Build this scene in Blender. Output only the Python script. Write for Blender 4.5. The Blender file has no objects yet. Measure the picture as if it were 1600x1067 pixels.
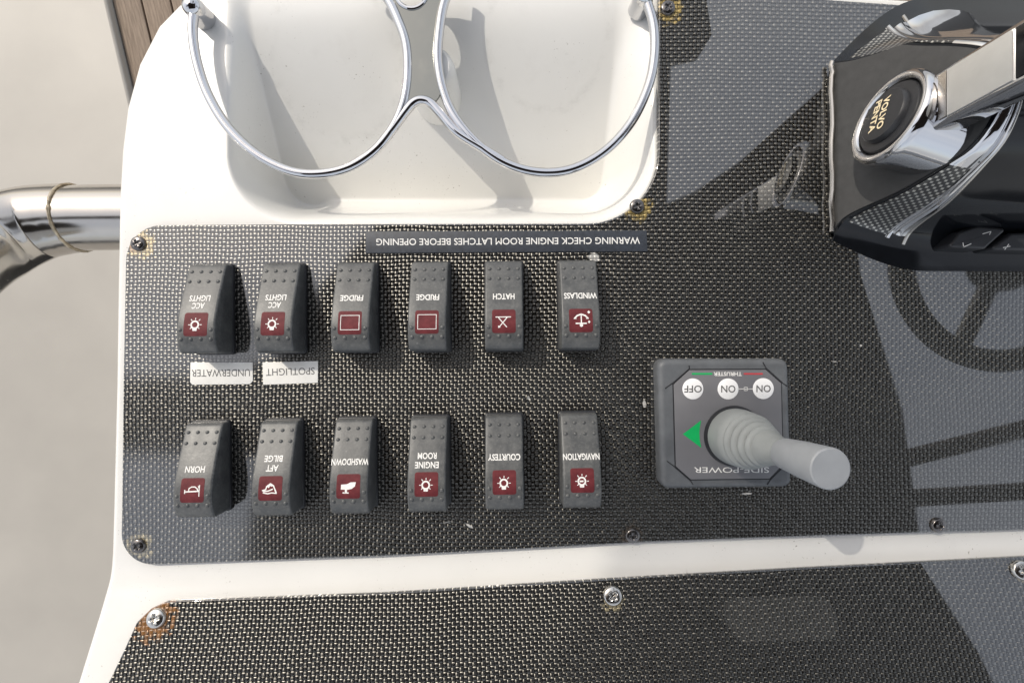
import bpy, bmesh, math, random
import numpy as np
from mathutils import Vector, Matrix, Euler

random.seed(7)
scene = bpy.context.scene
COL = scene.collection

# ---------------------------------------------------------------- camera, sky, sun, exposure
S = 1.0 / 3210.0          # metres per photo pixel on the dash plane (z = 0)
D = 0.25                  # camera height over the dash
cd = bpy.data.cameras.new("camera")
cd.sensor_width = 36.0
cd.lens = 36.0 * D / (1600 * S)
cd.clip_start = 0.005
cd.clip_end = 200.0
cam = bpy.data.objects.new("camera", cd)
cam.location = (0, 0, D)
COL.objects.link(cam)
scene.camera = cam

SUN_EL, SUN_AZ = math.radians(44.5), math.radians(-47)   # azimuth from +Y towards +X
world = bpy.data.worlds.new("World")
scene.world = world
world.use_nodes = True
wn, wl = world.node_tree.nodes, world.node_tree.links
sky = wn.new("ShaderNodeTexSky")
sky.sky_type = 'NISHITA'
sky.sun_disc = False
sky.sun_elevation = SUN_EL
sky.sun_rotation = SUN_AZ
sky.altitude = 0
sky.air_density = 1.0
sky.dust_density = 4.0
sky.ozone_density = 1.0
# thin high cloud over the whole sky
tcw = wn.new("ShaderNodeTexCoord")
cn = wn.new("ShaderNodeTexNoise"); cn.inputs["Scale"].default_value = 2.2; cn.inputs["Detail"].default_value = 6
wl.new(tcw.outputs["Generated"], cn.inputs["Vector"])
cr_ = wn.new("ShaderNodeMapRange"); cr_.inputs[1].default_value = 0.32; cr_.inputs[2].default_value = 0.68
cr_.inputs[3].default_value = 0.40; cr_.inputs[4].default_value = 0.72
wl.new(cn.outputs[0], cr_.inputs[0])
cm = wn.new("ShaderNodeMix"); cm.data_type = 'RGBA'
wl.new(cr_.outputs[0], cm.inputs[0]); wl.new(sky.outputs[0], cm.inputs[6]); cm.inputs[7].default_value = (6.4, 6.5, 6.7, 1)
wl.new(cm.outputs[2], wn["Background"].inputs[0])
wn["Background"].inputs[1].default_value = 0.15

sd = bpy.data.lights.new("sun", 'SUN')
sd.energy = 2.0
sd.angle = math.radians(0.53)
sd.color = (1.0, 0.93, 0.82)
so = bpy.data.objects.new("sun", sd)
sunv = Vector((math.sin(SUN_AZ) * math.cos(SUN_EL), math.cos(SUN_AZ) * math.cos(SUN_EL), math.sin(SUN_EL)))
so.rotation_euler = (-sunv).to_track_quat('-Z', 'Y').to_euler()
so.location = sunv * 3
COL.objects.link(so)

scene.view_settings.view_transform = 'Standard'
scene.view_settings.look = 'None'
scene.view_settings.exposure = 0.28
scene.view_settings.gamma = 1.0
scene.render.engine = 'CYCLES'
scene.cycles.max_bounces = 8
scene.cycles.caustics_reflective = False

# ---------------------------------------------------------------- helpers
def B(px, py, z=0.0):                       # plan position on the dash given in dash-plane units
    return Vector(((px - 800) * S, (533.5 - py) * S, z))

def I(px, py, z=0.0):                       # point at height z seen in that place of the photograph
    f = (D - z) / D
    return Vector(((px - 800) * S * f, (533.5 - py) * S * f, z))

def mk(name, verts, faces, mat=None, parent=None, smooth=True, angle=35, mats=None, fmat=None):
    me = bpy.data.meshes.new(name)
    me.from_pydata([tuple(v) for v in verts], [], faces)
    me.update()
    bm = bmesh.new(); bm.from_mesh(me)
    bmesh.ops.recalc_face_normals(bm, faces=bm.faces)
    bm.to_mesh(me); bm.free()
    if smooth:
        me.shade_smooth()
        if angle is not None:
            me.set_sharp_from_angle(angle=math.radians(angle))
    for p in me.polygons:                    # large plane faces stay truly flat
        if len(p.vertices) > 8: p.use_smooth = False
    o = bpy.data.objects.new(name, me)
    COL.objects.link(o)
    if mat:
        me.materials.append(mat)
    if parent:
        o.parent = parent
    return o

def empty(name, loc=(0, 0, 0)):
    o = bpy.data.objects.new(name, None)
    o.empty_display_size = 0.01
    o.location = loc
    COL.objects.link(o)
    return o

def tag(o, label=None, cat=None, group=None, kind=None):
    if label: o["label"] = label
    if cat: o["category"] = cat
    if group: o["group"] = group
    if kind: o["kind"] = kind
    return o

def catmull(pts, n=8, closed=False):
    P = [Vector(p) for p in pts]
    out = []
    m = len(P)
    rng = range(m if closed else m - 1)
    for i in rng:
        if closed:
            a, b, c, d = P[(i - 1) % m], P[i], P[(i + 1) % m], P[(i + 2) % m]
        else:
            a, b, c, d = P[max(i - 1, 0)], P[i], P[i + 1], P[min(i + 2, m - 1)]
        for k in range(n):
            t = k / n
            out.append(0.5 * ((2 * b) + (c - a) * t + (2 * a - 5 * b + 4 * c - d) * t * t + (3 * b - a - 3 * c + d) * t ** 3))
    if not closed:
        out.append(P[-1])
    return out

def tube(path, r, seg=16, cap=True):
    """verts, faces of a tube along a path; r may be a list"""
    P = [Vector(p) for p in path]
    n = len(P)
    R = r if isinstance(r, (list, tuple)) else [r] * n
    V, F = [], []
    t0 = (P[1] - P[0]).normalized()
    up = Vector((0, 0, 1)) if abs(t0.z) < 0.9 else Vector((0, 1, 0))
    x = t0.cross(up).normalized()
    for i in range(n):
        t = (P[min(i + 1, n - 1)] - P[max(i - 1, 0)]).normalized()
        x = (x - t * x.dot(t)).normalized()
        y = t.cross(x)
        for k in range(seg):
            a = 2 * math.pi * k / seg
            V.append(P[i] + (x * math.cos(a) + y * math.sin(a)) * R[i])
    for i in range(n - 1):
        for k in range(seg):
            k2 = (k + 1) % seg
            F.append((i * seg + k, i * seg + k2, (i + 1) * seg + k2, (i + 1) * seg + k))
    if cap:
        F.append(tuple(range(seg)))
        F.append(tuple((n - 1) * seg + k for k in range(seg)))
    return V, F

def lathe(prof, seg=40, axis_o=Vector((0, 0, 0)), axis=Vector((0, 0, 1)), capend=True):
    """prof: list of (r, h) along axis"""
    ax = axis.normalized()
    up = Vector((0, 0, 1)) if abs(ax.z) < 0.9 else Vector((0, 1, 0))
    x = ax.cross(up).normalized(); y = ax.cross(x)
    V, F = [], []
    for r, h in prof:
        for k in range(seg):
            a = 2 * math.pi * k / seg
            V.append(axis_o + ax * h + (x * math.cos(a) + y * math.sin(a)) * max(r, 1e-5))
    for i in range(len(prof) - 1):
        for k in range(seg):
            k2 = (k + 1) % seg
            F.append((i * seg + k, i * seg + k2, (i + 1) * seg + k2, (i + 1) * seg + k))
    if capend:
        F.append(tuple(range(seg)))
        F.append(tuple((len(prof) - 1) * seg + k for k in range(seg)))
    return V, F

def join(*vf):
    V, F = [], []
    for v, f in vf:
        o = len(V)
        V += list(v)
        F += [tuple(i + o for i in q) for q in f]
    return V, F

def inset_poly(pts, d):
    """shift a closed 2-D outline inwards by d (outline counter-clockwise)"""
    n = len(pts)
    out = []
    for i in range(n):
        a, b, c = Vector(pts[i - 1][:2]), Vector(pts[i][:2]), Vector(pts[(i + 1) % n][:2])
        e1, e2 = (b - a), (c - b)
        if e1.length < 1e-9: e1 = e2
        if e2.length < 1e-9: e2 = e1
        n1 = Vector((-e1.y, e1.x)).normalized(); n2 = Vector((-e2.y, e2.x)).normalized()
        m = (n1 + n2)
        m = m.normalized() if m.length > 1e-6 else n1
        k = 1 / max(0.5, m.dot(n1))
        out.append(Vector((b.x + m.x * d * k, b.y + m.y * d * k)))
    return out

def ccw(pts):
    a = 0
    for i in range(len(pts)):
        p, q = pts[i - 1], pts[i]
        a += p[0] * q[1] - q[0] * p[1]
    return list(pts) if a > 0 else list(reversed(pts))

def prism(pts, z0, z1, bev=0.0, steps=3):
    """solid with a rounded top edge from a closed 2-D outline"""
    pts = ccw([(p[0], p[1]) for p in pts])
    n = len(pts)
    rings = [([Vector(p) for p in pts], z0)]
    if bev > 0:
        for k in range(steps + 1):
            a = k / steps * math.pi / 2
            rings.append((inset_poly(pts, bev * (1 - math.cos(a))), z1 - bev + bev * math.sin(a)))
    else:
        rings.append(([Vector(p) for p in pts], z1))
    V, F = [], []
    for r, z in rings:
        V += [Vector((p.x, p.y, z)) for p in r]
    for i in range(len(rings) - 1):
        for k in range(n):
            k2 = (k + 1) % n
            F.append((i * n + k, i * n + k2, (i + 1) * n + k2, (i + 1) * n + k))
    F.append(tuple(reversed(range(n))))
    F.append(tuple((len(rings) - 1) * n + k for k in range(n)))
    return V, F

def rrect(cx, cy, w, h, r, seg=5):
    pts = []
    for sx, sy, a0 in ((1, 1, 0), (-1, 1, 90), (-1, -1, 180), (1, -1, 270)):
        for k in range(seg + 1):
            a = math.radians(a0 + 90 * k / seg)
            pts.append((cx + sx * (w / 2 - r) + r * math.cos(a), cy + sy * (h / 2 - r) + r * math.sin(a)))
    return pts

def round_corners(pts, radii, seg=8):
    """2-D polygon with rounded corners"""
    n = len(pts); out = []
    for i in range(n):
        p = Vector(pts[i][:2]); a = Vector(pts[i - 1][:2]); b = Vector(pts[(i + 1) % n][:2])
        r = radii[i]
        if r <= 0:
            out.append(p); continue
        u, v = (a - p).normalized(), (b - p).normalized()
        th = math.acos(max(-1, min(1, u.dot(v))))
        t = r / math.tan(th / 2)
        t = min(t, (a - p).length * 0.49, (b - p).length * 0.49)
        r = t * math.tan(th / 2)
        c = p + (u + v).normalized() * (r / math.sin(th / 2))
        s, e = p + u * t - c, p + v * t - c
        a0, a1 = math.atan2(s.y, s.x), math.atan2(e.y, e.x)
        da = (a1 - a0 + math.pi) % (2 * math.pi) - math.pi
        for k in range(seg + 1):
            q = a0 + da * k / seg
            out.append(c + Vector((math.cos(q), math.sin(q))) * r)
    return out

_text_cache = {}
def text2d(body, w, h=None, bold=0.0, shear=0.0):
    """flat lettering: verts centred on 0, w wide (h tall), faces"""
    key = (body, bold, shear)
    if key not in _text_cache:
        cu = bpy.data.curves.new("lettering", 'FONT')
        cu.body = body; cu.size = 1.0; cu.offset = bold; cu.shear = shear
        cu.resolution_u = 3
        ob = bpy.data.objects.new("lettering_source", cu)
        COL.objects.link(ob)
        dg = bpy.context.evaluated_depsgraph_get(); dg.update()
        me = bpy.data.meshes.new_from_object(ob.evaluated_get(dg))
        v = np.array([tuple(q.co)[:2] for q in me.vertices])
        f = [tuple(p.vertices) for p in me.polygons]
        bpy.data.objects.remove(ob); bpy.data.curves.remove(cu); bpy.data.meshes.remove(me)
        _text_cache[key] = (v, f)
    v, f = _text_cache[key]
    lo, hi = v.min(0), v.max(0)
    c = (lo + hi) / 2
    sx = w / (hi[0] - lo[0])
    sy = (h / (hi[1] - lo[1])) if h else sx
    return [Vector(((p[0] - c[0]) * sx, (p[1] - c[1]) * sy, 0)) for p in v], f

def flip(vf):
    return [Vector((-p.x, -p.y, p.z)) for p in vf[0]], vf[1]

def move2(vf, dx, dy):
    return [Vector((p.x + dx, p.y + dy, p.z)) for p in vf[0]], vf[1]

# flat marks drawn in a y-down pixel frame (as seen), returned y-up
def stroke(pts, w, closed=False):
    V, F = [], []
    n = len(pts)
    segs = [(i, (i + 1) % n) for i in range(n if closed else n - 1)]
    for i, j in segs:
        a, b = Vector((pts[i][0], -pts[i][1])), Vector((pts[j][0], -pts[j][1]))
        d = (b - a)
        if d.length < 1e-9: continue
        d = d.normalized(); nn = Vector((-d.y, d.x)) * (w / 2); e = d * (w * 0.35)
        k = len(V)
        z = 0.0004 * (len(V) % 8)
        for q in (a - e - nn, b + e - nn, b + e + nn, a - e + nn):
            V.append(Vector((q.x, q.y, 0)))
        F.append((k, k + 1, k + 2, k + 3))
    return V, F

def fillpoly(pts):
    return [Vector((p[0], -p[1], 0)) for p in pts], [tuple(range(len(pts)))]

def ringmark(cx, cy, r0, r1, seg=24, a0=0, a1=360):
    V, F = [], []
    for k in range(seg + 1):
        a = math.radians(a0 + (a1 - a0) * k / seg)
        V.append(Vector((cx + r0 * math.cos(a), -(cy + r0 * math.sin(a)), 0)))
        V.append(Vector((cx + r1 * math.cos(a), -(cy + r1 * math.sin(a)), 0)))
    for k in range(seg):
        F.append((2 * k, 2 * k + 1, 2 * k + 3, 2 * k + 2))
    return V, F

def scale2(vf, s):
    return [p * s for p in vf[0]], vf[1]

# ---------------------------------------------------------------- materials
class NT:
    def __init__(self, name):
        self.m = bpy.data.materials.new(name); self.m.use_nodes = True
        self.t = self.m.node_tree; self.n = self.t.nodes; self.l = self.t.links
        self.b = self.n["Principled BSDF"]
    def new(self, kind, **kw):
        q = self.n.new(kind)
        for k, v in kw.items(): setattr(q, k, v)
        return q
    def put(self, sock, v):
        if hasattr(v, "links"): self.l.new(v, sock)
        elif v is not None: sock.default_value = v
    def M(self, op, a, b=None, c=None, clamp=False):
        q = self.n.new("ShaderNodeMath"); q.operation = op; q.use_clamp = clamp
        self.put(q.inputs[0], a)
        if b is not None: self.put(q.inputs[1], b)
        if c is not None: self.put(q.inputs[2], c)
        return q.outputs[0]
    def mix(self, f, a, b):
        q = self.n.new("ShaderNodeMix"); q.data_type = 'RGBA'
        self.put(q.inputs[0], f); self.put(q.inputs[6], a); self.put(q.inputs[7], b)
        return q.outputs[2]
    def noise(self, vec, scale, detail=3, rough=0.55):
        q = self.n.new("ShaderNodeTexNoise"); q.inputs["Scale"].default_value = scale
        q.inputs["Detail"].default_value = detail; q.inputs["Roughness"].default_value = rough
        if vec is not None: self.l.new(vec, q.inputs["Vector"])
        return q.outputs[0]
    def ramp(self, v, a, b):
        q = self.n.new("ShaderNodeMapRange"); q.clamp = True
        self.put(q.inputs[0], v); q.inputs[1].default_value = a; q.inputs[2].default_value = b
        return q.outputs[0]
    def obj(self):
        return self.new("ShaderNodeTexCoord").outputs["Object"]
    def bump(self, h, dist, strength=1.0):
        q = self.n.new("ShaderNodeBump"); q.inputs["Distance"].default_value = dist
        q.inputs["Strength"].default_value = strength
        self.l.new(h, q.inputs["Height"]); self.l.new(q.outputs[0], self.b.inputs["Normal"])
    def set(self, **kw):
        for k, v in kw.items(): self.put(self.b.inputs[k.replace("_", " ")], v)
        return self.m

def c4(r, g=None, b=None):
    if g is None: g = b = r
    return (r, g, b, 1)

def plain(name, col, rough=0.5, metal=0.0, coat=0.0, noise_amt=0.15, scale=180, bump=0.0, bscale=900):
    t = NT(name); o = t.obj()
    nz = t.noise(o, scale, 4)
    dark = tuple(x * (1 - noise_amt) for x in col[:3]) + (1,)
    lite = tuple(min(1, x * (1 + noise_amt)) for x in col[:3]) + (1,)
    t.set(Base_Color=t.mix(t.ramp(nz, 0.3, 0.7), dark, lite), Roughness=rough, Metallic=metal, Coat_Weight=coat, Coat_Roughness=0.05)
    if bump: t.bump(t.noise(o, bscale, 3), bump)
    return t.m

# chrome / stainless with fingerprints and faint polish marks
def chrome(name, col=(0.72, 0.72, 0.72), rough=0.05, smear=0.10, scale=60):
    t = NT(name); o = t.obj()
    nz = t.noise(o, scale, 5, 0.65)
    r = t.M('ADD', rough, t.M('MULTIPLY', t.ramp(nz, 0.48, 0.78), smear))
    t.set(Base_Color=c4(*col), Metallic=1.0, Roughness=r)
    return t.m

M_CHROME = chrome("polished_chrome", (0.62, 0.62, 0.63))
M_STEEL = chrome("stainless_steel", (0.50, 0.475, 0.44), 0.16, 0.16, 40)
M_SCREW = chrome("screw_metal", (0.17, 0.16, 0.155), 0.22, 0.15, 700)
M_SCREW_BRIGHT = chrome("bright_screw_metal", (0.62, 0.60, 0.56), 0.18, 0.15, 700)
M_BLACK = plain("black_plastic", c4(0.018, 0.019, 0.022), 0.42, bump=0.00003, bscale=1800)
M_GLOSSBLACK = plain("gloss_black", c4(0.006, 0.007, 0.009), 0.10)
M_GLOSSBLACK.node_tree.nodes["Principled BSDF"].inputs["Specular IOR Level"].default_value = 0.35
M_GREYPL = plain("grey_plastic", c4(0.105, 0.112, 0.120), 0.5, bump=0.00002, bscale=2500)
M_WHITE_INK = plain("white_ink", c4(0.78, 0.77, 0.74), 0.6, noise_amt=0.1, scale=900)
M_GREY_INK = plain("grey_ink", c4(0.11, 0.11, 0.11), 0.7, noise_amt=0.1)
M_RUBBER = plain("grey_rubber", c4(0.27, 0.285, 0.28), 0.62, noise_amt=0.1, scale=90, bump=0.00002, bscale=1500)
M_KNOB = plain("grey_knob_plastic", c4(0.33, 0.345, 0.36), 0.5, noise_amt=0.07, scale=120, bump=0.00002, bscale=2200)
M_GREEN = plain("green_ink", c4(0.0, 0.40, 0.10), 0.5, noise_amt=0.05)
M_RED = plain("red_ink", c4(0.50, 0.05, 0.06), 0.5, noise_amt=0.05)
M_BUTTON = plain("white_button", c4(0.82, 0.82, 0.82), 0.45, noise_amt=0.03)
M_STICKER = plain("white_sticker", c4(0.80, 0.79, 0.75), 0.7, noise_amt=0.06, scale=120)
M_GOLD = plain("gold_ink", c4(0.80, 0.68, 0.45), 0.35, noise_amt=0.1)
M_RUST = plain("rust", c4(0.25, 0.10, 0.03), 0.8, noise_amt=0.5, scale=300)
M_OVERHEAD = plain("dark_overhead", c4(0.045, 0.032, 0.028), 0.8, noise_amt=0.1, scale=5)  # dark colour of the unseen overhead pieces
M_DARKTRIM = plain("dark_trim", c4(0.02, 0.02, 0.02), 0.5, noise_amt=0.1, scale=5)

def gelcoat(name, col, worn=0.0, marks=()):
    t = NT(name); o = t.obj()
    big = t.noise(o, 14, 4); mid = t.noise(o, 160, 4, 0.6); fine = t.noise(o, 1400, 2)
    base = t.mix(t.ramp(big, 0.3, 0.7), tuple(x * 0.965 for x in col) + (1,), tuple(min(1, x * 1.02) for x in col) + (1,))
    # small specks of dirt
    sp = t.ramp(t.noise(o, 900, 2, 0.4), 0.70, 0.75)
    zone = t.ramp(t.noise(o, 38, 3, 0.6), 0.50, 0.62)
    base = t.mix(t.M('MULTIPLY', t.M('MULTIPLY', sp, zone), 0.65), base, c4(0.20, 0.17, 0.13))
    base = t.mix(t.M('MULTIPLY', t.ramp(t.noise(o, 45, 6, 0.7), 0.56, 0.74), 0.10), base, c4(0.45, 0.42, 0.38))
    for (mx, my, r, w) in marks:       # rub marks where cups stood
        ds = t.new("ShaderNodeVectorMath", operation='DISTANCE')
        sep = t.new("ShaderNodeSeparateXYZ"); t.l.new(o, sep.inputs[0])
        cmb = t.new("ShaderNodeCombineXYZ"); t.l.new(sep.outputs[0], cmb.inputs[0]); t.l.new(sep.outputs[1], cmb.inputs[1])
        t.l.new(cmb.outputs[0], ds.inputs[0]); ds.inputs[1].default_value = (mx, my, 0)
        dd = t.M('ADD', ds.outputs["Value"], t.M('MULTIPLY', t.M('SUBTRACT', mid, 0.5), 0.006))
        g = t.M('SUBTRACT', 1.0, t.ramp(t.M('ABSOLUTE', t.M('SUBTRACT', dd, r)), 0.0, w))
        g = t.M('MULTIPLY', g, t.ramp(t.noise(o, 110, 5, 0.7), 0.45, 0.7))
        base = t.mix(t.M('MULTIPLY', g, 0.30), base, c4(0.42, 0.41, 0.38))
    t.set(Base_Color=base, Roughness=t.M('ADD', 0.22, t.M('MULTIPLY', mid, 0.2)), Coat_Weight=0.5, Coat_Roughness=t.M('MULTIPLY', mid, 0.25))
    t.bump(t.M('ADD', t.M('MULTIPLY', mid, 0.7), t.M('MULTIPLY', fine, 0.1)), 0.00010, 0.8)
    return t.m

# carbon-fibre weave under clear lacquer: each float of each tow tilts along its length, the
# fibres give an anisotropic glint, the clear coat on top stays flat
def carbon(name, cell=6.05, rot=0.0, stains=(), chips=(), cellv=None):
    t = NT(name); o = t.obj()
    sep = t.new("ShaderNodeSeparateXYZ"); t.l.new(o, sep.inputs[0])
    X, Y = sep.outputs[0], sep.outputs[1]
    w1 = t.M('SUBTRACT', t.noise(o, 16, 2), 0.5)
    off = t.new("ShaderNodeVectorMath", operation='ADD'); t.l.new(o, off.inputs[0]); off.inputs[1].default_value = (3.1, 7.7, 0)
    w2 = t.M('SUBTRACT', t.noise(off.outputs[0], 16, 2), 0.5)
    cr, sr = math.cos(rot), math.sin(rot)
    cu = 1 / (cell * S); cv = 1 / ((cellv or cell) * S)
    ux = t.M('ADD', t.M('MULTIPLY', X, cr), t.M('MULTIPLY', Y, sr))
    vy = t.M('SUBTRACT', t.M('MULTIPLY', Y, cr), t.M('MULTIPLY', X, sr))
    u = t.M('MULTIPLY', t.M('ADD', ux, t.M('MULTIPLY', w1, 0.005)), cu)
    v = t.M('MULTIPLY', t.M('ADD', vy, t.M('MULTIPLY', w2, 0.005)), cv)
    fu, fv = t.M('FLOOR', u), t.M('FLOOR', v)
    par = t.M('GREATER_THAN', t.M('FLOORED_MODULO', t.M('ADD', fu, fv), 2.0), 0.5)
    inv = t.M('SUBTRACT', 1.0, par)
    a = t.M('SUBTRACT', t.M('FRACT', u), 0.5); b = t.M('SUBTRACT', t.M('FRACT', v), 0.5)
    cmb = t.new("ShaderNodeCombineXYZ"); t.l.new(fu, cmb.inputs[0]); t.l.new(fv, cmb.inputs[1])
    wnz = t.new("ShaderNodeTexWhiteNoise", noise_dimensions='2D'); t.l.new(cmb.outputs[0], wnz.inputs[0])
    sc = t.new("ShaderNodeSeparateColor"); t.l.new(wnz.outputs["Color"], sc.inputs[0])
    rnd1, rnd2, rnd3 = sc.outputs[0], sc.outputs[1], sc.outputs[2]
    K = t.M('ADD', 0.72, t.M('MULTIPLY', rnd1, 0.10))          # crimp slope at the ends of a float
    j = t.M('MULTIPLY', t.M('SUBTRACT', rnd2, 0.5), 0.07)
    al = t.M('ADD', t.M('ADD', t.M('MULTIPLY', inv, b), t.M('MULTIPLY', par, a)), 0.0)
    ac = t.M('ADD', t.M('MULTIPLY', inv, a), t.M('MULTIPLY', par, b))
    sl = t.M('ADD', t.M('MULTIPLY', K, al), j)
    sc_ = t.M('MULTIPLY', ac, 0.85)
    nx = t.M('ADD', t.M('MULTIPLY', par, sl), t.M('MULTIPLY', inv, sc_))
    ny = t.M('ADD', t.M('MULTIPLY', inv, sl), t.M('MULTIPLY', par, sc_))
    nv = t.new("ShaderNodeCombineXYZ"); t.l.new(nx, nv.inputs[0]); t.l.new(ny, nv.inputs[1]); nv.inputs[2].default_value = 1
    nt = t.new("ShaderNodeVectorTransform", vector_type='NORMAL', convert_from='OBJECT', convert_to='WORLD'); t.l.new(nv.outputs[0], nt.inputs[0])
    t.l.new(nt.outputs[0], t.b.inputs["Normal"])
    tv = t.new("ShaderNodeCombineXYZ")
    t.l.new(t.M('ADD', t.M('MULTIPLY', inv, cr), t.M('MULTIPLY', par, -sr)), tv.inputs[0])
    t.l.new(t.M('ADD', t.M('MULTIPLY', inv, sr), t.M('MULTIPLY', par, cr)), tv.inputs[1])
    tt = t.new("ShaderNodeVectorTransform", vector_type='VECTOR', convert_from='OBJECT', convert_to='WORLD'); t.l.new(tv.outputs[0], tt.inputs[0])
    t.l.new(tt.outputs[0], t.b.inputs["Tangent"])
    gap = t.ramp(t.M('ABSOLUTE', ac), 0.24, 0.44)
    val = t.M('ADD', 0.88, t.M('MULTIPLY', rnd3, 0.24))
    col = t.mix(gap, c4(0.150, 0.145, 0.132), c4(0.004, 0.004, 0.0037))
    mul = t.new("ShaderNodeMix", data_type='RGBA', blend_type='MULTIPLY'); mul.inputs[0].default_value = 1
    t.l.new(col, mul.inputs[6]); t.l.new(val, mul.inputs[7]); col = mul.outputs[2]
    metal = 1.0; rough = 0.34
    n_st = t.noise(o, 420, 3)
    for (sx, sy, r, scol, amt) in stains:       # lifted lacquer and rust round the screws
        ds = t.new("ShaderNodeVectorMath", operation='DISTANCE'); t.l.new(o, ds.inputs[0]); ds.inputs[1].default_value = (sx, sy, 0)
        cx = t.M('MULTIPLY', t.M('SUBTRACT', rnd1, 0.5), r * 0.5)
        dd = t.M('ADD', t.M('ADD', ds.outputs["Value"], cx), t.M('MULTIPLY', t.M('SUBTRACT', n_st, 0.5), r * 0.9))
        g = t.M('SUBTRACT', 1.0, t.ramp(dd, r * 0.72, r))
        g = t.M('MULTIPLY', g, t.M('MULTIPLY', t.M('SUBTRACT', 1.0, t.M('MULTIPLY', gap, 0.75 if r < 35 * S else 0.15)), amt))
        col = t.mix(g, col, scol)
        metal = t.M('MULTIPLY', metal, t.M('SUBTRACT', 1.0, g))
    rough = t.M('ADD', 0.26, t.M('MULTIPLY', rnd3, 0.06))
    for (px, py, rx, ry, ang, amt) in chips:   # chips and flecks of paint on the lacquer
        p = B(px, py)
        dx, dy = t.M('SUBTRACT', X, p.x), t.M('SUBTRACT', Y, p.y)
        ca, sa = math.cos(ang), math.sin(ang)
        e1 = t.M('DIVIDE', t.M('ADD', t.M('MULTIPLY', dx, ca), t.M('MULTIPLY', dy, sa)), rx * S)
        e2 = t.M('DIVIDE', t.M('SUBTRACT', t.M('MULTIPLY', dy, ca), t.M('MULTIPLY', dx, sa)), ry * S)
        dd = t.M('ADD', t.M('SQRT', t.M('ADD', t.M('MULTIPLY', e1, e1), t.M('MULTIPLY', e2, e2))), t.M('SUBTRACT', n_st, 0.5))
        g = t.M('MULTIPLY', t.M('SUBTRACT', 1.0, t.ramp(dd, 0.8, 1.05)), amt)
        col = t.mix(g, col, c4(0.62, 0.61, 0.58))
        metal = t.M('MULTIPLY', metal, t.M('SUBTRACT', 1.0, g))
    dust = t.ramp(t.noise(o, 1500, 1, 0.3), 0.775, 0.80)
    col = t.mix(t.M('MULTIPLY', dust, 0.7), col, c4(0.5, 0.5, 0.48))
    metal = t.M('MULTIPLY', metal, t.M('SUBTRACT', 1.0, dust))
    hz = t.noise(o, 22, 4, 0.6)
    t.set(Base_Color=col, Metallic=metal, Roughness=rough, Anisotropic=0.98, Coat_Weight=1.0, Coat_IOR=2.05,
          Coat_Roughness=t.M('ADD', t.M('MULTIPLY', t.ramp(hz, 0.35, 0.8), 0.07), t.M('MULTIPLY', t.ramp(X, 0.02, -0.16), 0.075 if name == 'carbon_weave' else 0.0)))
    return t.m

M_GEL = gelcoat("white_gelcoat", (0.77, 0.762, 0.73),
                marks=((B(545, 130).x * 1.15, B(545, 130).y * 1.15, 0.033, 0.004), (B(850, 100).x * 1.15, B(850, 100).y * 1.15, 0.031, 0.003)))
M_LINER = plain("shaded_gelcoat", c4(0.345, 0.322, 0.285), 0.5, noise_amt=0.07, scale=7)  # darker base colour stands in for shade over the side deck

SCREWS_UP = [(217, 381), (217, 852), (995, 323), (1043, 14), (988, 836), (1465, 820), (1455, 17)]
SCREWS_LOW = [(245, 965), (957, 930), (1594, 890)]
YEL, GRYW, RST, TAN = c4(0.50, 0.36, 0.10), c4(0.30, 0.29, 0.22), c4(0.22, 0.08, 0.02), c4(0.40, 0.34, 0.20)
st = []
for (x, y), r, c, a in zip(SCREWS_UP, (24, 22, 24, 24, 19, 17, 22), (c4(0.55, 0.42, 0.20), TAN, YEL, YEL, c4(0.07, 0.045, 0.03), c4(0.06, 0.04, 0.03), c4(0.16, 0.14, 0.07)),
                           (0.9, 0.7, 0.7, 0.75, 0.6, 0.55, 0.6)):
    p = B(x + (3 if x < 300 else 0), y); st.append((p.x, p.y, r * S, c, a))
for (x, y), r in zip(SCREWS_UP[:1], (15,)):
    p = B(x - 2, y); st.append((p.x, p.y, r * S, RST, 0.8))
CHIPS = [(733, 821, 7, 2, -0.5, 0.9), (1167, 771, 9, 1.6, 0.05, 0.9), (1007, 631, 3, 7, 0.2, 0.8), (826, 622, 2, 4, 0.3, 0.7), (1304, 565, 4, 1.2, 0, 0.6),
         (700, 815, 8, 0.8, 0.3, 0.5), (928, 402, 9, 8, 0.2, 0.75), (954, 732, 2, 1.4, 0, 0.7), (1345, 540, 2, 2, 0, 0.6)]
M_CARBON = carbon("carbon_weave", 6.05, 0.0, st, CHIPS)

# ---------------------------------------------------------------- setting: console surface
HINGE_T = math.radians(15)
def smooth(t):
    t = np.clip(t, 0, 1); return t * t * (3 - 2 * t)

ZP = -0.003                         # gelcoat level under the 3 mm carbon panel
XL, XR, YB, CR = 350.0, 1027.0, 348.0, 112.0

def hinge_y(px):                    # crease between the upper and the lower dash
    return 905.0 - (px - 200) * 0.0335 - 0.0000065 * (px - 200) ** 2

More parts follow.
